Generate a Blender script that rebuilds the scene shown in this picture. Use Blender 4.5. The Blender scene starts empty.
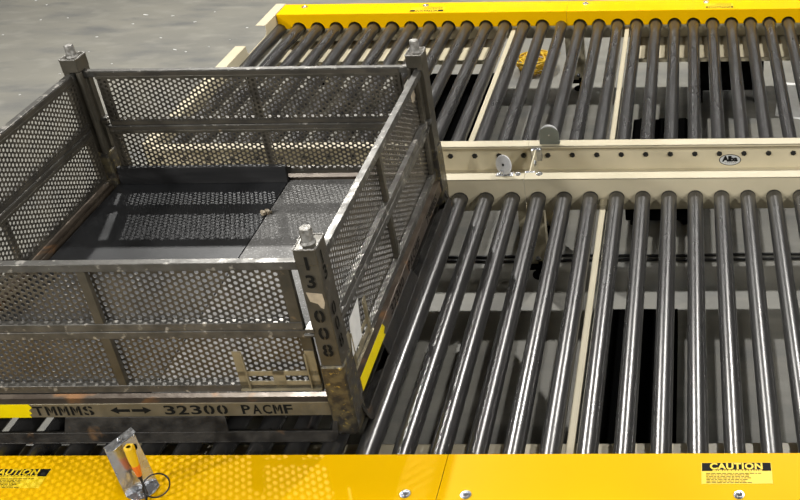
import bpy, bmesh, math, random
from mathutils import Vector, Matrix
random.seed(7)
C = bpy.context.scene.collection
H = 0.42            # height of the roller axes above the floor (all y/z numbers below are measured from the roller axis plane)
P = 0.11            # roller pitch
R = 0.0325          # roller radius
PI = math.pi

# ------------------------------------------------------------------ materials
def mat(name, base, metallic=0.0, rough=0.5, base2=None, scale=8.0, detail=6, lo=0.35, hi=0.65,
        bump=0.0, bscale=60, rvar=0.0, stretch=(1, 1, 1), spot=None, spot_scale=30, spot_lo=.62, spot_hi=.66, emit=None, estr=0, spec=.5):
    m = bpy.data.materials.new(name); m.use_nodes = True
    nt = m.node_tree; N = nt.nodes; L = nt.links
    b = N['Principled BSDF']
    b.inputs['Base Color'].default_value = (*base, 1)
    b.inputs['Metallic'].default_value = metallic
    b.inputs['Roughness'].default_value = rough
    b.inputs['Specular IOR Level'].default_value = spec
    tc = N.new('ShaderNodeTexCoord'); mp = N.new('ShaderNodeMapping')
    mp.inputs['Scale'].default_value = stretch
    L.new(tc.outputs['Object'], mp.inputs['Vector'])
    col = None
    if base2:
        n = N.new('ShaderNodeTexNoise'); n.inputs['Scale'].default_value = scale; n.inputs['Detail'].default_value = detail
        L.new(mp.outputs[0], n.inputs['Vector'])
        r = N.new('ShaderNodeMapRange'); r.inputs['From Min'].default_value = lo; r.inputs['From Max'].default_value = hi
        L.new(n.outputs['Fac'], r.inputs['Value'])
        mx = N.new('ShaderNodeMix'); mx.data_type = 'RGBA'
        mx.inputs['A'].default_value = (*base, 1); mx.inputs['B'].default_value = (*base2, 1)
        L.new(r.outputs[0], mx.inputs['Factor']); col = mx.outputs['Result']
        if rvar:
            rr = N.new('ShaderNodeMapRange'); rr.inputs['To Min'].default_value = rough - rvar; rr.inputs['To Max'].default_value = rough + rvar
            L.new(r.outputs[0], rr.inputs['Value']); L.new(rr.outputs[0], b.inputs['Roughness'])
    if spot:
        n = N.new('ShaderNodeTexNoise'); n.inputs['Scale'].default_value = spot_scale; n.inputs['Detail'].default_value = 8
        L.new(mp.outputs[0], n.inputs['Vector'])
        r = N.new('ShaderNodeMapRange'); r.inputs['From Min'].default_value = spot_lo; r.inputs['From Max'].default_value = spot_hi
        L.new(n.outputs['Fac'], r.inputs['Value'])
        mx = N.new('ShaderNodeMix'); mx.data_type = 'RGBA'
        if col: L.new(col, mx.inputs['A'])
        else: mx.inputs['A'].default_value = (*base, 1)
        mx.inputs['B'].default_value = (*spot, 1)
        L.new(r.outputs[0], mx.inputs['Factor']); col = mx.outputs['Result']
    if col: L.new(col, b.inputs['Base Color'])
    if bump:
        n = N.new('ShaderNodeTexNoise'); n.inputs['Scale'].default_value = bscale; n.inputs['Detail'].default_value = 5
        L.new(mp.outputs[0], n.inputs['Vector'])
        bp = N.new('ShaderNodeBump'); bp.inputs['Strength'].default_value = bump; bp.inputs['Distance'].default_value = 0.004
        L.new(n.outputs['Fac'], bp.inputs['Height']); L.new(bp.outputs[0], b.inputs['Normal'])
    if emit:
        b.inputs['Emission Color'].default_value = (*emit, 1); b.inputs['Emission Strength'].default_value = estr
    return m

M = {}
M['beige'] = mat('beige_paint', (.62, .55, .39), 0, .42, (.56, .50, .35), 6, bump=.05, bscale=120)
M['yellow'] = mat('yellow_paint', (.88, .495, .0), 0, .40, (.85, .475, .0), 5, bump=.03, bscale=60, spec=.06)
M['roller'] = mat('roller_steel', (.115, .112, .110), .8, .29, (.10, .098, .096), 10, stretch=(1, .15, 1), rvar=.03, bump=0)
M['roller_end'] = mat('roller_end_steel', (.030, .029, .028), .3, .5)
M['cage'] = mat('cage_painted_steel', (.060, .054, .041), .35, .42, (.096, .085, .064), 14, rvar=.08, bump=.15, bscale=70,
                spot=(.20, .15, .09), spot_scale=16, spot_lo=.66, spot_hi=.72)
M['rail'] = mat('worn_rail_steel', (.135, .13, .118), .5, .42, (.08, .076, .067), 20, rvar=.1, bump=.2, bscale=60,
                spot=(.40, .38, .34), spot_scale=38, spot_lo=.60, spot_hi=.68)
M['sheet'] = mat('perforated_steel', (.075, .068, .058), .5, .42, (.12, .105, .08), 12, rvar=.08)
M['foot'] = mat('scuffed_foot_steel', (.060, .055, .048), .5, .42, (.15, .125, .07), 34, lo=.45, hi=.62, rvar=.1, bump=.5, bscale=50,
                spot=(.34, .26, .08), spot_scale=60, spot_lo=.62, spot_hi=.70)
M['base'] = mat('base_channel_steel', (.165, .14, .088), .3, .42, (.21, .18, .12), 18, stretch=(1, 1, 1), rvar=.1, bump=.2, bscale=60,
                spot=(.30, .17, .08), spot_scale=11, spot_lo=.68, spot_hi=.78)
M['runner'] = mat('dark_runner_steel', (.018, .017, .016), .4, .5, (.04, .036, .03), 22, rvar=.1, bump=.5, bscale=45,
                  spot=(.16, .09, .04), spot_scale=12, spot_lo=.64, spot_hi=.72)
M['zinc'] = mat('zinc_plated_steel', (.60, .61, .63), .9, .24, (.50, .51, .53), 25, rvar=.05)
M['weld'] = mat('weathered_pin_steel', (.36, .35, .33), .6, .5, (.18, .17, .15), 60, bump=.6, bscale=120)
M['galv'] = mat('grey_reflector_plate', (.22, .24, .22), .5, .45)
M['reflector'] = mat('white_reflector_plastic', (.70, .70, .70), 0, .35, (.62, .62, .63), 160)
M['stencil'] = mat('black_stencil_paint', (.010, .010, .009), 0, .7, spec=.12)
M['black'] = mat('black_print', (.008, .008, .008), 0, .6, spec=.12)
M['labelyellow'] = mat('label_yellow', (.90, .62, .0), 0, .4)
M['tape'] = mat('yellow_tape', (.93, .74, .0), 0, .42, (.88, .68, .0), 20, bump=.2, bscale=50)
M['rubber'] = mat('black_sheet', (.020, .021, .023), 0, .42, (.034, .035, .038), 5, rvar=.05, spec=.35, bump=.1, bscale=25)
M['board'] = mat('grey_worn_board', (.27, .265, .255), 0, .55, (.19, .186, .18), 16, spec=.2, bump=.3, bscale=160, spot=(.5, .5, .49), spot_scale=130, spot_lo=.58, spot_hi=.66)
M['plank'] = mat('black_stained_plank', (.014, .014, .015), 0, .5, (.03, .03, .031), 30, stretch=(.15, 1, 1))
M['pale'] = mat('pale_paint_patch', (.50, .42, .30), 0, .6, (.36, .30, .22), 40)
M['paper'] = mat('white_card', (.78, .78, .76), 0, .5, (.70, .70, .68), 30)
M['orange'] = mat('orange_plastic', (.90, .20, .02), 0, .35)
M['sensoryellow'] = mat('sensor_yellow_plastic', (.90, .55, .01), 0, .35)
M['cable'] = mat('black_cable', (.015, .015, .016), 0, .4)
M['machine_shade'] = mat('black_machine_and_shade', (.004, .004, .004), 0, .9, spec=0)  # machine parts, and the added boxes that stand in for floor shade
M['hole'] = mat('dark_axle_bolt', (.05, .05, .05), .7, .45)
M['logo'] = mat('silver_sticker', (.55, .57, .58), .1, .35)
M['rope'] = mat('yellow_rope', (.80, .52, .02), 0, .6, (.62, .40, .02), 30)
M['chip'] = mat('white_paper_chip', (.62, .62, .60), 0, .6)
M['holder'] = mat('olive_holder_paint', (.30, .26, .17), .2, .4, (.23, .20, .13), 30)
M['ledge'] = mat('brown_worn_ledge', (.085, .065, .05), .45, .36, (.12, .095, .07), 18, rvar=.08, bump=.15, bscale=60, spot=(.30, .15, .06), spot_scale=9, spot_lo=.60, spot_hi=.72)
M['deck'] = mat('deck_bar_steel', (.05, .047, .042), .4, .5)

def concrete():
    m = bpy.data.materials.new('concrete_floor'); m.use_nodes = True
    nt = m.node_tree; N = nt.nodes; L = nt.links; b = N['Principled BSDF']
    tc = N.new('ShaderNodeTexCoord')
    def noise(s, d=6, st=None):
        n = N.new('ShaderNodeTexNoise'); n.inputs['Scale'].default_value = s; n.inputs['Detail'].default_value = d
        if st:
            mp = N.new('ShaderNodeMapping'); mp.inputs['Scale'].default_value = st; mp.inputs['Rotation'].default_value = (0, 0, .25)
            L.new(tc.outputs['Object'], mp.inputs['Vector']); L.new(mp.outputs[0], n.inputs['Vector'])
        else: L.new(tc.outputs['Object'], n.inputs['Vector'])
        return n
    def mix(a, bcol, fac, lo, hi):
        r = N.new('ShaderNodeMapRange'); r.inputs['From Min'].default_value = lo; r.inputs['From Max'].default_value = hi
        L.new(fac.outputs['Fac'], r.inputs['Value'])
        x = N.new('ShaderNodeMix'); x.data_type = 'RGBA'
        if isinstance(a, tuple): x.inputs['A'].default_value = (*a, 1)
        else: L.new(a, x.inputs['A'])
        x.inputs['B'].default_value = (*bcol, 1); L.new(r.outputs[0], x.inputs['Factor']); return x.outputs['Result']
    c = mix((.240, .230, .195), (.195, .190, .168), noise(1.3, 8, (1, 2.5, 1)), .35, .65)
    c = mix(c, (.275, .265, .23), noise(5, 8, (1, 2, 1)), .50, .75)
    c = mix(c, (.15, .15, .142), noise(2.3, 10, (1, 2.4, 1)), .52, .70)
    c = mix(c, (.25, .245, .215), noise(170, 2), .60, .80)
    c = mix(c, (.15, .145, .13), noise(190, 2), .66, .80)
    L.new(c, b.inputs['Base Color']); b.inputs['Roughness'].default_value = .55
    bp = N.new('ShaderNodeBump'); bp.inputs['Strength'].default_value = .2; bp.inputs['Distance'].default_value = .004
    L.new(noise(40).outputs['Fac'], bp.inputs['Height']); L.new(bp.outputs[0], b.inputs['Normal'])
    return m
M['concrete'] = concrete()

# ------------------------------------------------------------------ mesh helper
class MB:
    """collects shapes in scene numbers (roller axis plane = z 0)"""
    def __init__(s): s.v = []; s.f = []; s.m = []; s.cur = 0
    def add(s, vs, fs):
        o = len(s.v); s.v += [tuple(a) for a in vs]
        for f in fs: s.f.append([i + o for i in f]); s.m.append(s.cur)
        return s
    def box(s, x0, x1, y0, y1, z0, z1):
        x0, x1 = sorted((x0, x1)); y0, y1 = sorted((y0, y1)); z0, z1 = sorted((z0, z1))
        return s.add([(x0, y0, z0), (x1, y0, z0), (x1, y1, z0), (x0, y1, z0), (x0, y0, z1), (x1, y0, z1), (x1, y1, z1), (x0, y1, z1)],
                     [(3, 2, 1, 0), (4, 5, 6, 7), (0, 1, 5, 4), (1, 2, 6, 5), (2, 3, 7, 6), (3, 0, 4, 7)])
    def prism(s, pts, fa, fb):
        """polygon pts (2-D) mapped by fa and fb to its two caps"""
        n = len(pts); a = [fa(*p) for p in pts]; b = [fb(*p) for p in pts]
        return s.add(a + b, [tuple(range(n))[::-1], tuple(range(n, 2 * n))] + [(i, (i + 1) % n, n + (i + 1) % n, n + i) for i in range(n)])
    def rod(s, a, b, r0, r1=None, n=20, caps=True):
        r1 = r0 if r1 is None else r1
        a = Vector(a); b = Vector(b); d = (b - a).normalized()
        u = d.orthogonal().normalized(); w = d.cross(u)
        vs = []
        for c, r in ((a, r0), (b, r1)):
            for i in range(n):
                t = 2 * PI * i / n; vs.append(c + u * (r * math.cos(t)) + w * (r * math.sin(t)))
        fs = [(i, (i + 1) % n, n + (i + 1) % n, n + i) for i in range(n)]
        if caps: fs += [tuple(range(n))[::-1], tuple(range(n, 2 * n))]
        return s.add(vs, fs)
    def lathe(s, prof, c, ax=Vector((0, 0, 1)), n=24):
        """prof = [(r, h)] along ax from c"""
        ax = Vector(ax).normalized(); u = ax.orthogonal().normalized(); w = ax.cross(u); c = Vector(c)
        vs = []
        for r, h in prof:
            for i in range(n):
                t = 2 * PI * i / n; vs.append(c + ax * h + u * (r * math.cos(t)) + w * (r * math.sin(t)))
        k = len(prof)
        fs = [(j * n + i, j * n + (i + 1) % n, (j + 1) * n + (i + 1) % n, (j + 1) * n + i) for j in range(k - 1) for i in range(n)]
        fs += [tuple(range(n))[::-1], tuple(range((k - 1) * n, k * n))]
        return s.add(vs, fs)
    def tube(s, pts, r, n=8, closed=False):
        pts = [Vector(p) for p in pts]; m = len(pts); vs = []
        for i, p in enumerate(pts):
            if closed: d = pts[(i + 1) % m] - pts[i - 1]
            else: d = pts[min(i + 1, m - 1)] - pts[max(i - 1, 0)]
            d.normalize(); ref = Vector((0, 0, 1)) if abs(d.z) < .9 else Vector((1, 0, 0))
            u = d.cross(ref).normalized(); w = d.cross(u)
            for j in range(n):
                t = 2 * PI * j / n; vs.append(p + u * (r * math.cos(t)) + w * (r * math.sin(t)))
        fs = []
        for i in range(m if closed else m - 1):
            a = i * n; b = ((i + 1) % m) * n
            fs += [(a + j, a + (j + 1) % n, b + (j + 1) % n, b + j) for j in range(n)]
        if not closed: fs += [tuple(range(n))[::-1], tuple(range((m - 1) * n, m * n))]
        return s.add(vs, fs)
    def build(s, name, m, parent=None, bevel=0, smooth=True, origin=None):
        me = bpy.data.meshes.new(name)
        # objects are placed at the base of what they belong to
        root = parent
        while root is not None and root.parent is not None: root = root.parent
        org = Vector(origin) if origin is not None else (Vector(root['_o']) if root else Vector((0, 0, 0)))
        me.from_pydata([tuple(Vector(a) - org) for a in s.v], [], s.f)
        for mm in (m if isinstance(m, list) else [m]): me.materials.append(M[mm])
        me.polygons.foreach_set('material_index', s.m)
        bm = bmesh.new(); bm.from_mesh(me); bmesh.ops.recalc_face_normals(bm, faces=bm.faces); bm.to_mesh(me); bm.free()
        if smooth:
            me.polygons.foreach_set('use_smooth', [True] * len(me.polygons)); me.set_sharp_from_angle(angle=math.radians(35))
        o = bpy.data.objects.new(name, me); C.objects.link(o)
        if parent is not None: o.parent = parent
        else: o.location = (org.x, org.y, org.z + H); o['_o'] = tuple(org)
        if bevel:
            b = o.modifiers.new('edge', 'BEVEL'); b.width = bevel; b.segments = 2; b.limit_method = 'ANGLE'; b.angle_limit = math.radians(40)
        return o

def thing(name, label, cat, org, group=None, rz=0):
    o = bpy.data.objects.new(name, None); C.objects.link(o); o.empty_display_size = .05
    o.location = (org[0], org[1], org[2] + H); o.rotation_euler = (0, 0, rz)
    o['_o'] = tuple(org); o['label'] = label; o['category'] = cat
    if group: o['group'] = group
    return o
def tag(o, label, cat, group=None):
    o['label'] = label; o['category'] = cat
    if group: o['group'] = group
    return o

def text_shape(body, size, bold=0, center=True, stencil=False, spacing=1.0):
    """2-D vertices and faces of a line of writing"""
    cu = bpy.data.curves.new('writing', 'FONT'); cu.body = body; cu.size = size; cu.offset = bold; cu.resolution_u = 3
    cu.space_character = spacing
    cu.align_x = 'CENTER' if center else 'LEFT'; cu.align_y = 'CENTER'
    ob = bpy.data.objects.new('writing', cu)
    C.objects.link(ob); bpy.context.view_layer.update()
    me = bpy.data.meshes.new_from_object(ob.evaluated_get(bpy.context.evaluated_depsgraph_get()))
    if stencil:
        bm = bmesh.new(); bm.from_mesh(me); bmesh.ops.remove_doubles(bm, verts=bm.verts, dist=1e-6)
        g = size * .035; seen = set(); cs = []
        for v0 in bm.verts:                      # islands = characters
            if v0 in seen: continue
            st = [v0]; seen.add(v0); xs = []
            while st:
                v = st.pop(); xs.append(v.co.x)
                for e in v.link_edges:
                    w_ = e.other_vert(v)
                    if w_ not in seen: seen.add(w_); st.append(w_)
            cs.append((min(xs) + max(xs)) / 2)
        for c in cs:
            for q in (c - g, c + g):
                lim = [f for f in bm.faces if abs(f.calc_center_median().x - c) < size * .45]
                es = {e for f in lim for e in f.edges}; vv = {v for f in lim for v in f.verts}
                bmesh.ops.bisect_plane(bm, geom=list(vv) + list(es) + lim, plane_co=(q, 0, 0), plane_no=(1, 0, 0))
            bmesh.ops.delete(bm, geom=[f for f in bm.faces if abs(f.calc_center_median().x - c) < g], context='FACES')
        bm.to_mesh(me); bm.free()
    vs = [tuple(v.co[:2]) for v in me.vertices]; fs = [tuple(p.vertices) for p in me.polygons]
    bpy.data.objects.remove(ob); bpy.data.curves.remove(cu); bpy.data.meshes.remove(me)
    return vs, fs
def write(mb, body, size, fn, sx=1, **k):
    vs, fs = text_shape(body, size, **k); mb.add([fn(x * sx, y) for x, y in vs], fs)

# ------------------------------------------------------------------ setting
fl = MB(); fl.box(-9, 9, -7, 13, -H - .05, -H)
fo = fl.build('floor', 'concrete', smooth=False, origin=(0, 0, -H)); fo['kind'] = 'structure'

# ------------------------------------------------------------------ conveyors
def arc(cx, cz, r, a0, a1, n):
    return [(cx + r * math.cos(a0 + (a1 - a0) * i / n), cz + r * math.sin(a0 + (a1 - a0) * i / n)) for i in range(n + 1)]

def bolt(parent, x, y, z, ax=(0, 0, 1), r=.009, name='bolt', m='zinc'):
    b = MB(); b.lathe([(r * 1.55, 0), (r * 1.5, .0015), (r, .0018)], (x, y, z), ax, 20)
    ax = Vector(ax)
    b.lathe([(r, .0016), (r * .96, .006), (r * .6, .0085), (r * .2, .0092)], (x, y, z), ax, 6 if m == 'hole' else 16)
    return b.build(name, m, parent)

def lane(name, label, yb, sg, k0, k1, W, coverw, x_left, x_right, pans, strips, seams, under_boxes):
    """yb = y of the plain rail's web; s runs inwards (sg = its direction in y)"""
    Y = lambda s: yb + sg * s
    t = thing(name, label, 'roller conveyor', ((x_left + x_right) / 2, Y(W / 2), -H))
    # plain rail: C channel open to the outside
    def cprof(xa, xb, nm='side_rail'):
        b = MB()
        b.box(xa, xb, Y(0), Y(-.004), -.062, .09)
        b.box(xa, xb, Y(0), Y(-.058), .086, .09)
        b.box(xa, xb, Y(-.054), Y(-.058), .078, .09)
        b.box(xa, xb, Y(0), Y(-.058), -.062, -.058)
        o = b.build(nm, 'beige', t, bevel=.0012)
        for k in range(k0, k1 + 1):
            x = (k - 10) * P
            if xa < x < xb:
                q = MB(); q.lathe([(.013, 0), (.013, .004), (.011, .007)], (x, Y(-.004), .015), (0, -sg, 0), 6)
                q.lathe([(.0055, .007), (.005, .012)], (x, Y(-.004), .015), (0, -sg, 0), 10)
                q.build('axle_bolt', 'hole', o)
        return o
    xs = [x_left] + [s for s in seams] + [x_right]
    rails = [cprof(a + .0006, b - .0006) for a, b in zip(xs, xs[1:])]
    # driven rail: web with half holes, yellow cover with half holes over each roller
    def scallop(b, xa, xb, z0, z1, up, ya, yc, rr):
        pts = []
        ks = [k for k in range(k0, k1 + 1) if xa + rr < (k - 10) * P < xb - rr]
        edge = z0
        pts.append((xa, edge))
        for k in ks:
            x = (k - 10) * P
            if up: pts += arc(x, 0, rr, PI, 0, 16)
            else: pts += arc(x, 0, rr, PI, 2 * PI, 16)
        pts += [(xb, edge), (xb, z1), (xa, z1)]
        b.prism(pts, lambda x, z: (x, ya, z), lambda x, z: (x, yc, z))
    for a, c in zip(xs, xs[1:]):
        b = MB(); scallop(b, a, c, 0, -.078, False, Y(W + .004), Y(W + .008), R + .008)
        b.box(a, c, Y(W + coverw - .03), Y(W + coverw - .026), -.12, .07)      # outer web
        b.build('drive_rail', 'beige', t, bevel=0)
        y0_, y1_ = Y(W), Y(W + coverw)
        b = MB(); scallop(b, a + .0008, c - .0008, 0, .0885, True, Y(W), Y(W + .003), R + .008)
        b.box(a + .0008, c - .0008, Y(W), Y(W + coverw), .0875, .09)
        b.box(a + .0008, c - .0008, Y(W + coverw - .003), Y(W + coverw), -.03, .0885)
        b.build('chain_cover', 'yellow', t, bevel=.0012)
    for a, c in pans:
        b = MB(); b.box(a, c, Y(1.312), Y(W + coverw - .03), -.104, -.1); b.box(a, c, Y(1.312), Y(1.316), -.125, -.1)
        b.build('chain_pan', 'beige', t, bevel=.001)
    # rollers
    for k in range(k0, k1 + 1):
        x = (k - 10) * P
        b = MB(); ya, yc = Y(.0015), Y(W + .028)
        ax = Vector((0, yc - ya, 0)).normalized()
        Lr = abs(yc - ya)
        # four degrees of tiny roll variation keeps the streaks from being clones
        b.lathe([(.010, 0), (.026, .0005), (.0302, .001), (R, .004), (R, Lr * .33), (R, Lr * .66), (R, Lr - .004), (.028, Lr)], (x, ya, 0), ax, 40)
        o = b.build('roller', 'roller', t)
        q = MB(); q.rod((x, Y(W + .026), 0), (x, Y(W + .05), 0), .012); q.build('sprocket_hub', 'machine_shade', o)
        q = MB(); q.lathe([(.0305, -.0003), (R + .0004, .002), (R + .0004, .012), (R, .013)], (x, ya, 0), ax, 40); q.build('end_cap', 'roller_end', o)
    # flat braces under the rollers
    for x in strips:
        b = MB(); b.box(x - .0125, x + .0125, Y(.0045), Y(W + .002), -.024, -.010)
        o = b.build('cross_brace', 'beige', t, bevel=.001)
        q = MB(); q.box(x - .0150, x + .0150, Y(.0045), Y(.05), -.0105, -.007); q.lathe([(.004, 0), (.003, .002)], (x, Y(.02), -.007), (0, 0, 1), 10)
        q.build('brace_tab', 'beige', o)
    # support legs
    for lx in (-2.2, -.705, 1.0):
        if not (x_left < lx < x_right): continue
        for s, dirn in ((-.03, 1), (W + .03, 1)):
            b = MB()
            y_ = Y(s)
            b.box(lx - .055, lx + .055, y_ - .002, y_ + .002, -.36, -.06)
            b.box(lx - .055, lx - .051, y_, Y(s - .05) if s < 0 else Y(s + .05), -.36, -.06)
            b.box(lx + .051, lx + .055, y_, Y(s - .05) if s < 0 else Y(s + .05), -.36, -.06)
            o = b.build('support_leg', 'beige', t, bevel=.001)
            q = MB(); q.box(lx - .05, lx + .05, y_ - .04, y_ + .04, -.366, -.36); q.rod((lx + .02, y_, -.41), (lx + .02, y_, -.345), .009)
            q.lathe([(.04, 0), (.04, .006), (.015, .012)], (lx + .02, y_, -H), (0, 0, 1), 20)
            q.build('levelling_foot', 'machine_shade', o)
            bolt(o, lx + .012, y_ - .002, -.33, (0, -1, 0), .008)
    if under_boxes:  # the drive motor, plus added dark boxes that blacken gaps between rollers
        for (a, c, s0, s1, z0, z1, nm) in under_boxes:
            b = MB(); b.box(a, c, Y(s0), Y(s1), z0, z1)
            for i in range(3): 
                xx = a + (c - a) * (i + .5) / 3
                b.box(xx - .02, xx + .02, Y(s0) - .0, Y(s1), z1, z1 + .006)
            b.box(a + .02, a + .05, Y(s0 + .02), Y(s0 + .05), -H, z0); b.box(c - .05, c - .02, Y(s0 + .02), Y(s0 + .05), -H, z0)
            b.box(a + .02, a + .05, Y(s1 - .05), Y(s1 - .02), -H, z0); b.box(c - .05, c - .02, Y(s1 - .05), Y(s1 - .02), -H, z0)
            b.build(nm, 'machine_shade', t, bevel=.006)
    return t, Y

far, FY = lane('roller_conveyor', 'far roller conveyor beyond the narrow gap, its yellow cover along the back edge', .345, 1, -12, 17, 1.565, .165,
              -2.43, 1.15, [(-2.40, -1.13), (-.35, 1.12)], [-1.045, -.385], [-.736], [(.0, .40, 1.36, 1.60, -.33, -.14, 'drive_motor'), (-.33, -.01, .06, .95, -.38, -.30, 'added_shade_box'), (-1.62, -1.12, .45, 1.52, -.38, -.28, 'added_shade_box')])  # last two: added boxes, floor shade built as black solids
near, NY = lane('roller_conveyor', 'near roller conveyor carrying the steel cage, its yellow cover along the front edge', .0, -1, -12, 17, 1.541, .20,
              -2.43, 1.15, [(-2.40, 1.12)], [-1.705, -.385], [-.715], [(-.415, -.075, .36, 1.34, -.38, -.31, 'added_shade_box')])  # added box, no real housing: stands in for dark shade under the rollers

# end plate of the far conveyor with its notch
b = MB()
b.prism([(.345, -.062), (2.09, -.062), (2.09, .09), (1.75, .09), (1.75, .055), (1.725, .035), (1.47, .035), (1.452, .06), (1.452, .09), (.345, .09)],
        lambda y, z: (-2.433, y, z), lambda y, z: (-2.437, y, z))
b.box(-2.437, -2.49, .345, 1.452, .086, .09); b.box(-2.437, -2.49, 1.75, 2.09, .086, .09)
b.box(-2.437, -2.49, 2.086, 2.09, -.062, .086); b.box(-2.437, -2.49, .345, .349, -.062, .086); b.box(-2.437, -2.49, .345, 2.09, -.062, -.058)
o = b.build('end_plate', 'beige', far, bevel=.0012); o['label'] = 'beige end plate with a notch'
b = MB(); b.box(-2.433, -2.437, -1.70, 0, -.062, .09); b.box(-2.437, -2.49, -1.70, 0, .086, .09)
b.build('end_plate', 'beige', near, bevel=.0012)

# caution labels on the covers
def caution(parent, cx, cy, w, h, flip):
    s = -1 if flip else 1
    z = .0905
    F = lambda u, v, dz=0: (cx + s * u, cy + s * v, z + dz)
    b = MB(); b.add([F(-w/2, -h/2), F(w/2, -h/2), F(w/2, h/2), F(-w/2, h/2)], [(0, 1, 2, 3)])
    o = b.build('caution_label', 'labelyellow', parent, smooth=False)
    b = MB(); top = h/2 - .001; bb = h/2 - h * .40
    b.add([F(-w*.49, bb, .0003), F(w*.49, bb, .0003), F(w*.49, top, .0003), F(-w*.49, top, .0003)], [(0, 1, 2, 3)])
    y = bb - .010
    rnd = random.Random(5)
    for i in range(7):                       # lines of small print
        x = -w * .43; end = w * (.1 + .35 * rnd.random())
        while x < end:
            l = .004 + .01 * rnd.random(); b.add([F(x, y, .0003), F(x + l, y, .0003), F(x + l, y + .0022, .0003), F(x, y + .0022, .0003)], [(0, 1, 2, 3)]); x += l + .0025
        y -= h * .072
    b.build('small_print', 'black', o, smooth=False)
    b = MB(); write(b, 'CAUTION', h * .40, lambda u, v: F(u, v + (top + bb) / 2 + .001, .0007), bold=.0011, spacing=1.08)
    x = -w * .34
    while x < w * .34:                       # the thin line under the word
        l = .004 + .006 * rnd.random(); b.add([F(x, bb, .0007), F(x + l, bb, .0007), F(x + l, bb + .004, .0007), F(x, bb + .004, .0007)], [(0, 1, 2, 3)]); x += l + .002
    b.build('caution_word', 'labelyellow', o, smooth=False)
def cover_at(root, x):
    cs = [o for o in root.children if o.name.startswith('chain_cover')]
    for o in cs:
        xs = [v.co.x + root['_o'][0] for v in o.data.vertices]
        if min(xs) <= x <= max(xs): return o
caution(cover_at(near, .1), .107, -1.6165, .197, .078, False)
caution(cover_at(near, -1.9), -1.935, -1.628, .197, .072, False)
caution(cover_at(far, .15), .152, 1.965, .16, .072, True)
caution(cover_at(far, -1.55), -1.555, 1.965, .2, .072, True)
for x, y in ((-.804, -1.688), (-.636, -1.692), (.11, -1.695), (-2.2, -1.69)): bolt(cover_at(near, x), x, y, .09, r=.010)
for x, y in ((-.633, 2.03), (-1.579, 2.03), (-2.30, 2.03), (.075, 2.03)): bolt(cover_at(far, x), x, y, .09, r=.012)
# oval sticker on the far conveyor's near rail
ye = .345 - .0048 + 0
rail_f = [o for o in far.children if o.name.startswith('side_rail')][1]
b = MB(); b.cur = 1; b.prism([(.158 + .0495 * math.cos(t), -.018 + .0285 * math.sin(t)) for t in [2 * PI * i / 40 for i in range(40)]], lambda x, z: (x, .3405, z), lambda x, z: (x, .3399, z))
b.cur = 0; b.prism([(.158 + .046 * math.cos(t), -.018 + .0255 * math.sin(t)) for t in [2 * PI * i / 40 for i in range(40)]], lambda x, z: (x, .3405, z), lambda x, z: (x, .3396, z))
o = b.build('oval_sticker', ['logo', 'black'], rail_f, smooth=False)
b = MB(); write(b, 'Alba', .036, lambda u, v: (.158 + u, .3394, -.0135 + v), bold=.0024)
for i in range(6): b.add([(.134 + i * .009, .3394, -.034), (.140 + i * .009, .3394, -.034), (.140 + i * .009, .3394, -.0315), (.134 + i * .009, .3394, -.0315)], [(0, 1, 2, 3)])
b.build('sticker_writing', 'black', o, smooth=False)

# bracket joining the two conveyors
t = thing('joining_bracket', 'narrow beige plate bolted across the gap between the two conveyors', 'bracket', (-.7, .17, -.05))
b = MB(); b.box(-.7035, -.6975, .062, .283, -.05, .085)
b.build('web_plate', 'beige', t, bevel=.001)
b = MB(); b.box(-.72, -.675, .262, .284, .03, .085); b.build('end_tab', 'zinc', t, bevel=.001)
b = MB(); b.box(-.72, -.675, .060, .080, .03, .085); b.build('end_tab', 'zinc', t, bevel=.001)
bolt(t, -.6975, .20, .055, (1, 0, 0), .010); bolt(t, -.6975, .12, .035, (1, 0, 0), .010)
for x in (-.745, -.655): bolt(near, x, .045, .09, r=.009)

# reflectors
t = thing('round_reflector', 'white round reflector disc on a zinc foot, standing on the near conveyor rail', 'reflector', (-.80, .035, .09))
n = Vector((-.50, -.80, .25)).normalized()
c = Vector((-.80, .052, .133))
b = MB(); b.lathe([(.040, 0), (.042, .001), (.042, .006), (.040, .0075), (.0065, .0075), (.006, .0070)], c, n, 40)
b.build('disc', 'reflector', t)
b = MB(); b.lathe([(.0055, .0072), (.0055, .0085)], c, n, 14); b.build('centre_screw', 'black', t)
b = MB(); b.rod(c - n * .002, c - n * .008, .030, n=24)
b.box(-.835, -.765, .028, .056, .09, .0935); b.rod((-.81, .04, .0935), (-.81, .04, .112), .008, n=8); b.rod((-.785, .04, .0935), (-.785, .04, .104), .010, n=6)
b.box(-.812, -.79, .048, .053, .0935, .125)
b.build('mounting_foot', 'zinc', t, bevel=.0008)
t = thing('round_reflector', 'grey arched plate holding a round reflector, on the far conveyor rail above the joining bracket', 'reflector', (-.64, .318, .09))
b = MB()
pts = [(-.686, .09)] + [(-.686, .128)] + [(-.642 + .044 * math.cos(a), .140 + .036 * math.sin(a)) for a in [PI - PI * i / 20 for i in range(21)]] + [(-.598, .128), (-.598, .09)]
b.prism(pts, lambda x, z: (x, .306, z), lambda x, z: (x, .309, z)); b.box(-.686, -.598, .309, .34, .09, .093)
b.build('arched_plate', 'galv', t, bevel=.0006)
b = MB(); b.lathe([(.038, 0), (.040, .001), (.040, .006), (.038, .0075)], (-.642, .3095, .142), (0, 1, 0), 40); b.build('disc', 'reflector', t)
b = MB(); b.lathe([(.005, 0), (.004, .002)], (-.642, .306, .135), (0, -1, 0), 12); b.build('centre_screw', 'zinc', t)

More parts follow.
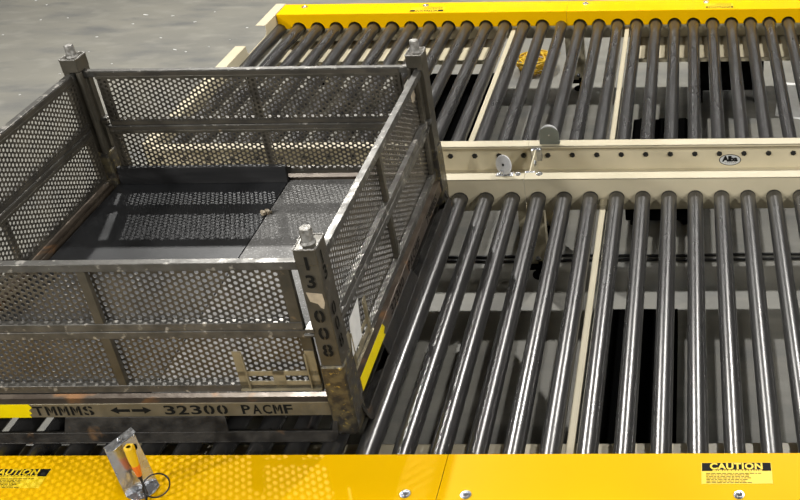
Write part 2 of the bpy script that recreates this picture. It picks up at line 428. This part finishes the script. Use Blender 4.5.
# ------------------------------------------------------------------ pallet cage
X0, X1, Y0, Y1 = -2.401, -1.023, -1.403, -.040
TH = .0056
cage = thing('pallet_cage', 'dark steel stillage with perforated sides and corner posts, standing on the near conveyor', 'pallet cage', (X1, Y0, R), rz=TH)
ZT, ZB = .7065, .1535
PW = .060
# the four sides: frame (u along the side, d inwards from the outer face, z)
SIDES = {
    'front': (lambda u, d, z: (X0 + u, Y0 + d, z), X1 - X0),
    'right': (lambda u, d, z: (X1 - d, Y0 + u, z), Y1 - Y0),
    'back':  (lambda u, d, z: (X1 - u, Y1 - d, z), X1 - X0),
    'left':  (lambda u, d, z: (X0 + d, Y1 - u, z), Y1 - Y0)}
def gbox(b, F, u0, u1, d0, d1, z0, z1):
    vs = [F(u, d, z) for z in (z0, z1) for (u, d) in ((u0, d0), (u1, d0), (u1, d1), (u0, d1))]
    b.add(vs, [(3, 2, 1, 0), (4, 5, 6, 7), (0, 1, 5, 4), (1, 2, 6, 5), (2, 3, 7, 6), (3, 0, 4, 7)])

def perforated(b, F, u0, u1, z0, z1, d, a=.0195, r=.0065, flip=False):
    """sheet of hexagonal cells, each with a round hole, with a plain rim; real holes"""
    sx = a * math.sqrt(3) / 2
    nu = int((u1 - u0 - .004) / sx); nv = int((z1 - z0 - .004) / a) - 1
    mu = ((u1 - u0) - (nu - 1) * sx) / 2; mv = ((z1 - z0) - (nv - .5) * a) / 2 + 0
    rh = a / math.sqrt(3)
    for i in range(nu):
        for j in range(nv):
            cu = u0 + mu + i * sx; cz = z0 + mv + a * .25 * 0 + j * a + (a / 2 if i % 2 else 0)
            vs = []
            for k in range(12):
                t = PI * k / 6
                vs.append(F(cu + r * math.cos(t), d, cz + r * math.sin(t)))
            for k in range(12):
                t = PI * k / 6; rr = rh if k % 2 == 0 else a / 2
                uu = min(max(cu + rr * math.cos(t), u0), u1); zz = min(max(cz + rr * math.sin(t), z0), z1)
                vs.append(F(uu, d, zz))
            b.add(vs, [(k, (k + 1) % 12, 12 + (k + 1) % 12, 12 + k) for k in range(12)])
    # plain rim
    ru0, ru1 = u0 + mu - sx * .5, u0 + mu + (nu - .5) * sx
    rz0, rz1 = z0 + mv - a * .02, z0 + mv + (nv - .5) * a - a * .0
    e = .0003
    def q(a0, a1, c0, c1): 
        if a1 - a0 > 1e-4 and c1 - c0 > 1e-4: b.add([F(a0, d + e, c0), F(a1, d + e, c0), F(a1, d + e, c1), F(a0, d + e, c1)], [(0, 1, 2, 3)])
    q(u0, u1, z0, rz0 - a * .25); q(u0, u1, rz1 + a * .25, z1); q(u0, ru0, z0, z1); q(ru1, u1, z0, z1)

DEP = {'front': .026, 'back': .026, 'left': .010, 'right': .010}   # how far the panels sit back from the outer face
def panel(side, upper, name):
    F, L = SIDES[side]
    D0 = DEP[side]; e = PW + .024 + (.014 if side in ('front', 'back') and upper else 0); m = L / 2 + {'front': .010, 'back': -.006}.get(side, 0)
    zl = (.412, .648) if upper else (.182, .411)
    b = MB(); b.cur = 1
    gbox(b, F, (PW - .004) if upper else e, (L - PW + .004) if upper else L - e, D0, D0 + .024, zl[1] - .026, zl[1])     # top rail
    gbox(b, F, e, L - e, D0 + .001, D0 + .022, zl[0], zl[0] + .027)
    b.cur = 0
    gbox(b, F, e, e + .034, D0 + .004, D0 + .020, zl[0], zl[1] - .02); gbox(b, F, L - e - .034, L - e, D0 + .004, D0 + .020, zl[0], zl[1] - .02)
    gbox(b, F, m - .013, m + .013, D0 + .003, D0 + .019, zl[0] + .01, zl[1] - .01)
    gbox(b, F, e, L - e, D0 + .020, D0 + .026, zl[1] - .034, zl[1] - .022)
    for u in (PW + .004, L - PW - .004 - .02):                                     # hinge pins to the posts
        gbox(b, F, u - .006 if u < .5 else u, u + .02 if u < .5 else u + .026, D0 + .004, D0 + .016, zl[0] + .004, zl[0] + .016)
    o = b.build('side_panel', ['cage', 'rail'], cage, bevel=.0018)
    s = MB(); perforated(s, F, e + .004, L - e - .004, zl[0] + .004, zl[1] - .006, D0 + .0245)
    so = s.build('perforated_sheet', 'sheet', o, smooth=False)
    md = so.modifiers.new('gauge', 'SOLIDIFY'); md.thickness = .0018; md.offset = 0
    return o
PAN = {}
for sd in SIDES:
    for up in (True, False): PAN[sd, up] = panel(sd, up, sd)

# label holders on the lower panels (front and right)
def holder(side, u0, u1, z0, z1, card):
    F, L = SIDES[side]; D0 = DEP[side]; b = MB(); d0, d1 = D0 + .001, D0 + .0035
    w = .028; zc = z0 + .068
    gbox(b, F, u0, u0 + w, d0, d1, z0, z1); gbox(b, F, u1 - w, u1, d0, d1, z0, z1)
    gbox(b, F, u0, u1, d0, d1, z0, z0 + .030); gbox(b, F, u0, u1, d0, d1, zc - .018, zc)
    um = (u0 + u1) / 2; gbox(b, F, um - .018, um + .018, d0, d1, z0, zc)
    gbox(b, F, u0, u1, d0 - .008, d1, z0 - .002, z0 + .003)
    for u in (u0 + w, u1 - w): gbox(b, F, u - .002, u + .002, d0 - .006, d1, z0, z1 - .01)
    o = b.build('label_holder', 'holder', PAN[side, False], bevel=.0008)
    if card:
        q = MB(); q.prism([(u0 + .01, z0 + .05), (u0 + .105, z0 + .05), (u0 + .135, z1 + .04), (u0 + .04, z1 + .03)],
                          lambda u, z: F(u, d0 - .004, z), lambda u, z: F(u, d0 - .003, z))
        q = tagcard = q.build('white_card', 'paper', PAN[side, False], smooth=False); q['label'] = 'white paper card'
holder('front', 1.052, 1.292, .192, .335, False)
holder('right', .095, .300, .196, .330, True)

# corner posts
def post(cx, cy, sx, sy, front):
    """(cx,cy) = outer corner; sx, sy point inwards"""
    b = MB()
    w = PW; T = .0045; ix, iy = .028, .028
    def P2(u, v): return (cx + sx * u, cy + sy * v * 1.28)
    prof = [(0, 0), (w, 0), (w, .022), (w - .012, .022), (w - .012, w - .012), (.022, w - .012), (.022, w), (0, w)]
    if True:
        b.prism(prof, lambda u, v: (*P2(u, v), .28), lambda u, v: (*P2(u, v), ZT - .002))
    b.prism([(-.001, -.001), (w + .001, -.001), (w + .001, w + .001), (-.001, w + .001)], lambda u, v: (*P2(u, v), ZT - .052), lambda u, v: (*P2(u, v), ZT))
    # inner guide channel, ends under the cap
    b.prism([(w - .012, w - .012), (w + .003, w - .012), (w + .003, w - .002), (w - .002, w + .003), (w - .012, w + .003)],
            lambda u, v: (*P2(u, v), .165), lambda u, v: (*P2(u, v), .652))
    o = b.build('corner_post', 'cage', cage, bevel=.002)
    # welded cap rim and stacking pin
    q = MB(); c = (*P2(w / 2, w / 2), ZT)
    q.lathe([(.022, -.001), (.021, .003), (.0185, .006), (.0175, .008), (.0168, .043), (.0150, .047), (.006, .0475)], c, (0, 0, 1), 28)
    q.build('stacking_pin', 'weld', o)
    q = MB(); rnd = random.Random(int(cx * 100 + cy * 10))
    for (a, e) in (((0, 0), (w, 0)), ((w, 0), (w, w)), ((w, w), (0, w)), ((0, w), (0, 0))):
        pts = []
        for i in range(13):
            f = i / 12; u = a[0] + (e[0] - a[0]) * f; v = a[1] + (e[1] - a[1]) * f
            pts.append((*P2(u + rnd.uniform(-.0012, .0012), v + rnd.uniform(-.0012, .0012)), ZT + rnd.uniform(-.0008, .0012)))
        q.tube(pts, .0028, 6)
    q.build('weld_bead', 'weld', o)
    # foot sleeve down to the rollers
    f = MB(); g = .005
    def ring(z, gg, rd):
        return [(*P2(u, v), z) for u, v in [(-gg + rd, -gg), (w + gg - rd, -gg), (w + gg, -gg + rd), (w + gg, w + gg - rd), (w + gg - rd, w + gg), (-gg + rd, w + gg), (-gg, w + gg - rd), (-gg, -gg + rd)]]
    levels = [(.302, .001, .004), (.297, g, .005), (.20, g + .001, .005), (.075, g + .0015, .006), (R + .012, g, .008), (R + .004, g - .003, .010), (R, g - .007, .012)]
    vs = []; [vs.extend(ring(*l)) for l in levels]
    fs = [(j * 8 + i, j * 8 + (i + 1) % 8, (j + 1) * 8 + (i + 1) % 8, (j + 1) * 8 + i) for j in range(len(levels) - 1) for i in range(8)]
    fs += [tuple(range(8)), tuple(range((len(levels) - 1) * 8, len(levels) * 8))]
    f.add(vs, fs); f.build('post_foot', 'foot', o)
    # lug halfway up with the panel hinge
    l = MB(); l.prism([(w - .004, -.003), (w + .020, -.003), (w + .020, .026), (w - .004, .026)], lambda u, v: (*P2(u, v), .425), lambda u, v: (*P2(u, v), .438))
    l.rod((*P2(w + .001, .013), .402), (*P2(w + .034, .013), .402), .006, n=12); l.build('hinge_lug', 'rail', o, bevel=.001); l = MB()
    l.prism([(-.003, w - .004), (-.003, w + .020), (.026, w + .020), (.026, w - .004)], lambda u, v: (*P2(u, v), .425), lambda u, v: (*P2(u, v), .438))
    l.rod((*P2(.013, w + .001), .402), (*P2(.013, w + .034), .402), .006, n=12)
    l.build('hinge_lug', 'rail', o, bevel=.001)
    return o
nr = post(X1, Y0, -1, 1, True); post(X1, Y1, -1, -1, False); post(X0, Y1, 1, -1, False); post(X0, Y0, 1, 1, True)

# stencilled characters on the near right post
def post_char(ch, z, side, size=.034):
    b = MB()
    F = (lambda u, v: (X1 - PW / 2 + u, Y0 - .0022, z + v)) if side == 'front' else (lambda u, v: (X1 + .0022, Y0 + PW / 2 + u, z + v))
    if z < .31: return
    write(b, ch, size * 1.75, F, bold=.0016, stencil=ch in '08')
    b.build('stencil_mark', 'stencil', nr, smooth=False)
for ch, z in (('I', .660), ('3', .600), ('0', .480), ('0', .419), ('8', .357)): post_char(ch, z, 'front')
for ch, z in (('I', .662), ('3', .612), ('0', .487), ('0', .433), ('8', .371)): post_char(ch, z, 'right')
b = MB(); pts = [(-.052, .566), (-.008, .560), (-.006, .530), (-.012, .508), (-.020, .512), (-.026, .526), (-.046, .534)]
b.prism([(X1 + x, z) for x, z in pts], lambda x, z: (x, Y0 - .0005, z), lambda x, z: (x, Y0 - .0012, z)); o = b.build('paint_patch', 'pale', nr, smooth=False); o['label'] = 'pale tan paint patch'
b = MB(); rnd = random.Random(3)
pts = []
for i in range(14):
    a = 2 * PI * i / 14; pts.append((1.215 + .030 * math.cos(a) * rnd.uniform(.6, 1.1), .575 + .032 * math.sin(a) * rnd.uniform(.6, 1.1)))
F = SIDES['right'][0]; b.prism(pts, lambda u, z: F(u, DEP['right'] + .022, z), lambda u, z: F(u, DEP['right'] + .0232, z)); b.build('paint_patch', 'pale', PAN['right', True], smooth=False)

# base channels, runners
def base(side):
    F, L = SIDES[side]
    b = MB()
    u0, u1 = PW - .002, L - PW + .002
    gbox(b, F, u0, u1, 0, .005, .110, .163)           # outer face
    b.cur = 1
    gbox(b, F, u0, u1, .0002, .046, .158, .163)       # ledge
    gbox(b, F, u0, u1, .042, .046, .110, .163)
    gbox(b, F, u0, u1, 0, .046, .110, .114)
    o = b.build('base_channel', ['base', 'ledge'] if side in ('front', 'back') else ['ledge', 'ledge'], cage, bevel=.002)
    # runner plate: leans outwards to its foot
    tilt = lambda z: -.002 - max(0, (.112 - z)) / .08 * .030
    b = MB()
    def plate(pts): b.prism(pts, lambda u, z: F(u, tilt(z), z), lambda u, z: F(u, tilt(z) + .006, z))
    zt, zo, zb = .112, .066, R + .0005
    c0, c1 = L * .365, L * .725
    if side in ('right', 'left'): c0, c1 = L * .24, L * .55
    plate([(.050 + .02, zb), (L - .07, zb), (L - .055, zb + .006), (L - .050, zb + .018), (L - .050, zo), (.050, zo), (.050, zb + .018), (.055, zb + .006)])
    plate([(c0, zo), (c1, zo), (c1 - .008, zt), (c0 + .008, zt)])
    plate([(.050, zo), (.068, zo), (.062, zt), (.050, zt)]); plate([(L - .068, zo), (L - .050, zo), (L - .050, zt), (L - .062, zt)])
    # foot flange that slides on the rollers
    gbox(b, F, .07, L - .07, tilt(zb), .02, zb, zb + .005)
    r = b.build('skid_runner', 'runner', cage, bevel=.0015)
    return o
BC = {s: base(s) for s in SIDES}
def on_front(x): return lambda u, v: (x + u, Y0 - .0007, .137 + v)
def stencil_word(b, word, h, cell, fn):
    for i, ch in enumerate(word):
        if ch == 'M':
            vs = [(0, 0), (.24, 0), (.24, 1), (0, 1), (.76, 0), (1, 0), (1, 1), (.76, 1), (.28, 1), (.46, .62), (.46, .22), (.28, .6), (.72, 1), (.54, .62), (.54, .22), (.72, .6)]
            fs = [(0, 1, 2, 3), (4, 5, 6, 7), (8, 9, 10, 11), (12, 13, 14, 15)]
        else: vs, fs = text_shape(ch, h * 1.4, bold=.0012, stencil=ch in '0S8')
        xs = [p[0] for p in vs]; ys = [p[1] for p in vs]
        x0, x1, y0, y1 = min(xs), max(xs), min(ys), max(ys); w = cell * .82
        c = (i - (len(word) - 1) / 2) * cell
        b.add([fn(c + ((x - x0) / (x1 - x0) - .5) * w, ((y - y0) / (y1 - y0) - .5) * h) for x, y in vs], fs)
for word, x, cell in (('TMMMS', -1.887, .0375), ('32300', -1.490, .0395), ('PACMF', -1.277, .0315)):
    b = MB(); stencil_word(b, word, .036, cell, on_front(x)); b.build('stencil_writing', 'stencil', BC['front'], smooth=False)
b = MB()
g = on_front(-1.685)
for s in (-1, 1):
    b.add([g(s * .003, .005), g(s * .003, -.006), g(s * .038, -.006), g(s * .038, -.014), g(s * .062, 0), g(s * .038, .014), g(s * .038, .005)], [tuple(range(7))])
b.build('stencil_arrow', 'stencil', BC['front'], smooth=False)
gr = lambda y: (lambda u, v: (X1 + .0007, y + u, .137 + v))
for word, y in (('32300', -.85), ('PACMF', -.60), ('TMMMS', -.30)):
    b = MB(); stencil_word(b, word, .036, .0375, gr(y)); b.build('stencil_writing', 'stencil', BC['right'], smooth=False)
b = MB()
pts = [(-2.16, .112), (-1.990, .112), (-1.994, .122), (-1.985, .128), (-1.990, .140), (-1.978, .150), (-1.984, .1638), (-2.16, .1638)]
b.prism(pts, lambda x, z: (x, Y0 - .0002, z), lambda x, z: (x, Y0 - .0012, z)); o = b.build('tape_strip', 'tape', BC['front'], smooth=False); o['label'] = 'yellow tape strip'
b = MB()
pts = [(-1.30, .112), (-1.03, .114), (-1.045, .128), (-1.025, .140), (-1.04, .1638), (-1.30, .1638)]
b.prism(pts, lambda y, z: (X1 + .0002, y, z), lambda y, z: (X1 + .0012, y, z)); o = b.build('tape_strip', 'tape', BC['right'], smooth=False); o['label'] = 'yellow tape strip'
for x in (-2.1, -1.71, -1.32):
    b = MB(); b.box(x - .03, x + .03, Y0 + .046, Y1 - .046, .112, .1475); b.build('deck_bar', 'deck', cage, bevel=.002)

def incage(o): return o
def rot_c(x, y):
    c, s = math.cos(TH), math.sin(TH); dx, dy = x - X1, y - Y0
    return X1 + c * dx - s * dy, Y0 + s * dx + c * dy
def loose(b, name, m, label, cat, org, rz=TH, **k):
    # shape given in the cage's own numbers, so it turns with the cage
    o = b.build(name, m, origin=org, **k); x, y = rot_c(org[0], org[1]); o.location.x, o.location.y = x, y; o.rotation_euler = (0, 0, rz)
    return tag(o, label, cat)
b = MB(); b.box(-2.335, -1.6455, Y0 + .056, Y1 - .054, .148, .157)
loose(b, 'floor_sheet', 'rubber', 'smooth black sheet covering the left of the cage floor', 'sheet', (-1.99, -.72, .148), bevel=.001)
b = MB(); b.box(-1.6425, -1.088, Y0 + .056, Y1 - .054, .148, .156)
loose(b, 'floor_sheet', 'board', 'scuffed grey board covering the right of the cage floor', 'board', (-1.36, -.72, .148), bevel=.001)
b = MB(); 
b.prism([(-2.325, .1575), (-1.642, .1575), (-1.640, .232), (-1.80, .236), (-2.1, .234), (-2.322, .236)], lambda x, z: (x, Y1 - .078, z), lambda x, z: (x, Y1 - .058, z))
loose(b, 'plank', 'plank', 'long black plank standing on edge along the back of the cage floor', 'plank', (-1.98, -.11, .1575), bevel=.002)
b = MB()
for i in range(5):
    a = i * 1.3; b.prism([(0, 0), (.022, .004), (.016, .014), (.004, .012)], lambda u, v, a=a: (-1.648 + u * math.cos(a) - v * math.sin(a), -.35 + u * math.sin(a) + v * math.cos(a), .158 + .001 * i),
                         lambda u, v, a=a: (-1.648 + u * math.cos(a) - v * math.sin(a), -.35 + u * math.sin(a) + v * math.cos(a), .163 + .003 * i))
loose(b, 'debris_scrap', 'pale', 'crumpled tan scrap lying on the seam of the cage floor', 'scrap', (-1.648, -.35, .157))

# ------------------------------------------------------------------ sensor bracket on the near cover
t = thing('sensor_bracket', 'bent shiny metal bracket with a yellow and orange sensor, on the near yellow cover', 'sensor', (-1.56, -1.68, .09))

B0 = Vector((-1.572, -1.699, .092)); B1 = Vector((-1.517, -1.634, .092)); T0 = Vector((-1.589, -1.686, .266)); T1 = Vector((-1.548, -1.612, .270))
nn = Vector((.76, -.65, 0))
def slab(mb, pts, th):
    vs = [Vector(p) for p in pts]; n_ = (vs[1] - vs[0]).cross(vs[2] - vs[0]).normalized() * th
    k = len(vs); mb.add(vs + [p + n_ for p in vs], [tuple(range(k))[::-1], tuple(range(k, 2 * k))] + [(i, (i + 1) % k, k + (i + 1) % k, k + i) for i in range(k)])
b = MB()
slab(b, [B0, B1, T1, T0], .0022)
rd = nn * .034
slab(b, [T0, T1, T1 + rd * .8 + (T1 - T0) * .0, T1 + rd - (T1 - T0) * .12, T0 + rd + (T1 - T0) * .15, T0 + rd * .7], .0022)
b.build('upright_plate', 'zinc', t, bevel=.0008)
b = MB()
f0, f1 = B0.lerp(B1, .05), B0.lerp(B1, .95)
slab(b, [B0, B0 + nn * .03 + (B1 - B0) * .1, B0 + nn * .045 + (B1 - B0) * .35, B1 + nn * .045 - (B1 - B0) * .3, B1 + nn * .03 - (B1 - B0) * .05, B1], .0022)
b.build('foot_plate', 'zinc', t, bevel=.0008)
c = B0.lerp(B1, .4) + nn * .022; bolt(t, c.x, c.y, c.z + .001, (0, 0, 1), .009)
c = T0.lerp(T1, .48) + rd * .5; bolt(t, c.x, c.y, c.z + .002, (0, 0, 1), .0055)
sx_, sy_ = -1.526, -1.679
ps = thing('photo_sensor', 'small yellow sensor with orange collar and black lead, held by the shiny bracket', 'sensor', (sx_, sy_, .155))
b = MB(); b.lathe([(.006, .262 - .155), (.0115, .258 - .155), (.0125, .235 - .155), (.012, .215 - .155), (.0095, .193 - .155)], (sx_, sy_, .155), (0, 0, 1), 18)
b.box(sx_ - .012, sx_ + .008, sy_ - .006, sy_ + .014, .232, .262)
b.build('sensor_body', 'sensoryellow', ps, bevel=.002)
b = MB(); b.lathe([(.0062, 0), (.0075, .004), (.0105, .036), (.0105, .040)], (sx_, sy_, .155), (0, 0, 1), 18); b.build('orange_collar', 'orange', ps)
b = MB(); b.lathe([(.006, 0), (.006, .012)], (sx_, sy_, .146), (0, 0, 1), 12)
b.tube([(sx_, sy_, .150), (sx_ + .004, sy_ - .004, .125), (sx_ + .012, sy_ - .014, .104), (sx_ + .02, sy_ - .04, .0945), (sx_ + .03, sy_ - .08, .0945)], .0035, 10)
b.build('lead', 'cable', ps)
cc = Vector((-1.482, -1.690, .128)); ua = Vector((.95, .30, 0)).normalized(); va = Vector((0, .35, .94)).normalized()
ring_pts = [cc + ua * (.034 * math.cos(2 * PI * i / 36)) + va * (.034 * math.sin(2 * PI * i / 36)) for i in range(36)]
b = MB(); b.tube(ring_pts, .0022, 8, closed=True); b.build('cable_loop', 'cable', ps)
b = MB(); b.box(-1.5335, -1.5185, -1.6795, -1.655, .236, .250); b.build('clamp', 'machine_shade', ps, bevel=.001)

# ------------------------------------------------------------------ odds and ends on the floor
b = MB(); rnd = random.Random(11)
for j in range(15):
    cx, cy, r0 = -.985 + rnd.uniform(-.02, .02), 2.22 + rnd.uniform(-.02, .02), rnd.uniform(.05, .105)
    ph = rnd.uniform(0, 6); tl = rnd.uniform(-.3, .3)
    b.tube([(cx + r0 * 1.15 * math.cos(a + ph), cy + r0 * math.sin(a + ph), -H + .012 + .005 * j + .012 * (1 + math.sin(3 * a + j))) for a in [2 * PI * i / 26 for i in range(26)]], .0055, 6, closed=True)
b.tube([(-1.07, 2.27, -H + .05), (-1.10, 2.33, -H + .03), (-1.13, 2.40, -H + .008)], .005, 6)
b.tube([(-.95, 2.28, -H + .06), (-.90, 2.38, -H + .04), (-.87, 2.46, -H + .008)], .005, 6)
tag(b.build('rope_coil', 'rope', origin=(-.985, 2.22, -H)), 'coil of thin yellow rope lying on the floor, seen between the far rollers', 'rope')
def flat(pts, th, name, m, label, cat, group=None, z=-H):
    cx = sum(p[0] for p in pts) / len(pts); cy = sum(p[1] for p in pts) / len(pts)
    b = MB(); b.prism(pts, lambda x, y: (x, y, z + .0005), lambda x, y: (x, y, z + .0005 + th)); return tag(b.build(name, m, origin=(cx, cy, z), smooth=False), label, cat, group)
flat([(-1.56, 1.86), (-1.47, 1.88), (-1.46, 1.99), (-1.53, 2.00), (-1.55, 1.94)], .002, 'paper_sheet', 'paper', 'torn pale paper on the floor, left one of two under the far rollers', 'paper')
flat([(-1.44, 1.84), (-1.35, 1.83), (-1.36, 1.93), (-1.40, 1.95)], .002, 'paper_sheet', 'paper', 'torn pale paper on the floor, right one of two under the far rollers', 'paper')
flat([(.46, 1.55), (.60, 1.50), (.72, 1.95), (.52, 2.0)], .003, 'paper_sheet', 'paper', 'large pale sheet on the floor under the right end of the far conveyor', 'paper')
# pale chips and flecks scattered on the open floor at top left
chips = [(-3.961, 3.252, 0.0204, 0.0077, -0.32), (-3.417, 1.974, 0.009, 0.0077, -0.48), (-4.115, 2.847, 0.009, 0.0064, -0.12), (-3.654, 2.816, 0.009, 0.0051, -0.41), (-3.464, 2.605, 0.0158, 0.0051, -0.52), (-3.375, 2.569, 0.0068, 0.0051, -0.12), (-3.54, 3.104, 0.0113, 0.0051, 0.5), (-3.752, 3.225, 0.0113, 0.0051, 0.36), (-3.12, 2.979, 0.009, 0.0051, 0.32), (-4.945, 3.568, 0.0113, 0.0051, -0.33), (-4.813, 3.481, 0.0068, 0.0051, 0.04), (-3.974, 3.08, 0.009, 0.0051, -0.27), (-4.806, 2.904, 0.009, 0.0051, -0.39), (-3.253, 2.649, 0.0068, 0.0051, -0.47), (-4.046, 2.239, 0.0068, 0.0051, -0.34), (-4.13, 1.935, 0.0068, 0.0051, 0.51), (-4.691, 3.179, 0.0068, 0.0051, 0.39), (-4.037, 2.588, 0.0045, 0.0038, 0.37), (-3.474, 3.294, 0.0068, 0.0038, 0.36), (-3.783, 2.387, 0.0068, 0.0038, -0.37), (-3.157, 2.766, 0.0068, 0.0038, -0.23), (-4.511, 3.212, 0.0068, 0.0038, 0.15)]
for i, (x, y, l, w, a) in enumerate(chips):
    ca, sa = math.cos(a), math.sin(a)
    pp = [(-l, -w * .6), (-l * .2, -w), (l, -w * .3), (l * .8, w * .7), (0, w), (-l * .9, w * .4)]
    flat([(x + u * ca - v * sa, y + u * sa + v * ca) for u, v in pp], .003, 'paper_chip', 'chip', 'tiny pale chip lying on the open concrete floor behind the cage', 'debris', 'pale chips scattered on the open floor')
# long cables lying on the floor between the legs
for y, lab in ((.130, 'black cable along the floor beneath the conveyors, nearer one of two'), (.165, 'black cable along the floor beneath the conveyors, farther one of two')):
    b = MB(); b.tube([(-2.4 + i * .12, y + .004 * math.sin(i * .9 + y * 40), -H + .007) for i in range(30)], .0065, 8)
    tag(b.build('floor_cable', 'cable', origin=(-.6, y, -H)), lab, 'cable')

# ------------------------------------------------------------------ light: high-bay lamps and a dim hall
def lamp(name, loc, size, sizey, power, target=None, col=(1, .98, .94), shape='RECTANGLE'):
    l = bpy.data.lights.new(name, 'AREA'); l.shape = shape; l.size = size
    if shape in ('RECTANGLE', 'ELLIPSE'): l.size_y = sizey
    l.energy = power; l.color = col
    o = bpy.data.objects.new(name, l); C.objects.link(o); o.location = loc
    d = (Vector(target) - Vector(loc)) if target else Vector((0, 0, -1))
    o.rotation_euler = d.to_track_quat('-Z', 'Y').to_euler()
    return o

lamp('high_bay_lamp', (-3.3, 3.5, 4.72), .10, .10, 290, (-1.0, -.3, .5))
lamp('high_bay_lamp', (.85, 3.5, 4.72), .11, .11, 165, (.5, -.3, .5))
for x, y, z, e in ((-8, -6, 5.6, 400), (-8.5, 1, 5.6, 150), (-5, -8, 5.8, 280), (8, -6, 5.6, 370), (8.5, 2, 5.6, 130), (5, -8, 5.8, 280)):
    lamp('side_lamp', (x, y, z), .5, .5, e, (-.5, -.5, 0))
for x, e in ((.1, 9), (-3.4, 18), (3.6, 14)):
    for y in (5.5, 8.0, 10.5, 13.0, 15.5, 18.0, 20.5, 23.0): lamp('strip_lamp', (x, y, 7.0), .09, 2.3, e, (x, y - .8, 0))

w = bpy.data.worlds.new('hall'); bpy.context.scene.world = w; w.use_nodes = True
nt = w.node_tree; bg = nt.nodes['Background']
g_ = nt.nodes.new('ShaderNodeTexCoord'); sp = nt.nodes.new('ShaderNodeSeparateXYZ'); rp = nt.nodes.new('ShaderNodeValToRGB')
nt.links.new(g_.outputs['Generated'], sp.inputs[0]); 
mr = nt.nodes.new('ShaderNodeMapRange'); mr.inputs['From Min'].default_value = -1; mr.inputs['From Max'].default_value = 1
nt.links.new(sp.outputs['Z'], mr.inputs['Value']); nt.links.new(mr.outputs[0], rp.inputs[0]); nt.links.new(rp.outputs[0], bg.inputs['Color'])
e = rp.color_ramp.elements; e[0].position = 0; e[0].color = (.10, .10, .10, 1); e[1].position = 1; e[1].color = (.42, .42, .42, 1)
x = e.new(.52); x.color = (.16, .16, .155, 1); x = e.new(.75); x.color = (.34, .34, .34, 1)
bg.inputs['Strength'].default_value = 0.1

# ------------------------------------------------------------------ camera
cam = bpy.data.cameras.new('camera'); co = bpy.data.objects.new('camera', cam); C.objects.link(co)
bpy.context.scene.camera = co
CX, CY, FPX, PITCH, YAW, ROLL = (673.34835, 173.82099, 1019.07724, 0.52957, -0.02365, -0.02106)
F_ = Vector((math.sin(YAW) * math.cos(PITCH), math.cos(YAW) * math.cos(PITCH), -math.sin(PITCH)))
Rt = Vector((math.cos(YAW), -math.sin(YAW), 0)); U_ = Rt.cross(F_)
a_ = Rt * math.cos(ROLL) + U_ * math.sin(ROLL); u_ = -Rt * math.sin(ROLL) + U_ * math.cos(ROLL)
mtx = Matrix((a_, u_, -F_)).transposed().to_4x4(); mtx.translation = Vector((-0.0038, -3.6453, 2.24552)) + Vector((0, 0, H)); co.matrix_world = mtx
cam.sensor_fit = 'HORIZONTAL'; cam.sensor_width = 36; cam.lens = FPX * 36 / 800
cam.shift_x = (400 - CX) / 800; cam.shift_y = (CY - 250) / 800
cam.clip_start = .05; cam.clip_end = 200
sc = bpy.context.scene
sc.view_settings.view_transform = 'Standard'; sc.view_settings.look = 'None'; sc.view_settings.gamma = 1; sc.view_settings.use_curve_mapping = False
sc.view_settings.exposure = 0.0
for o in list(bpy.data.objects):
    if '_o' in o: del o['_o']
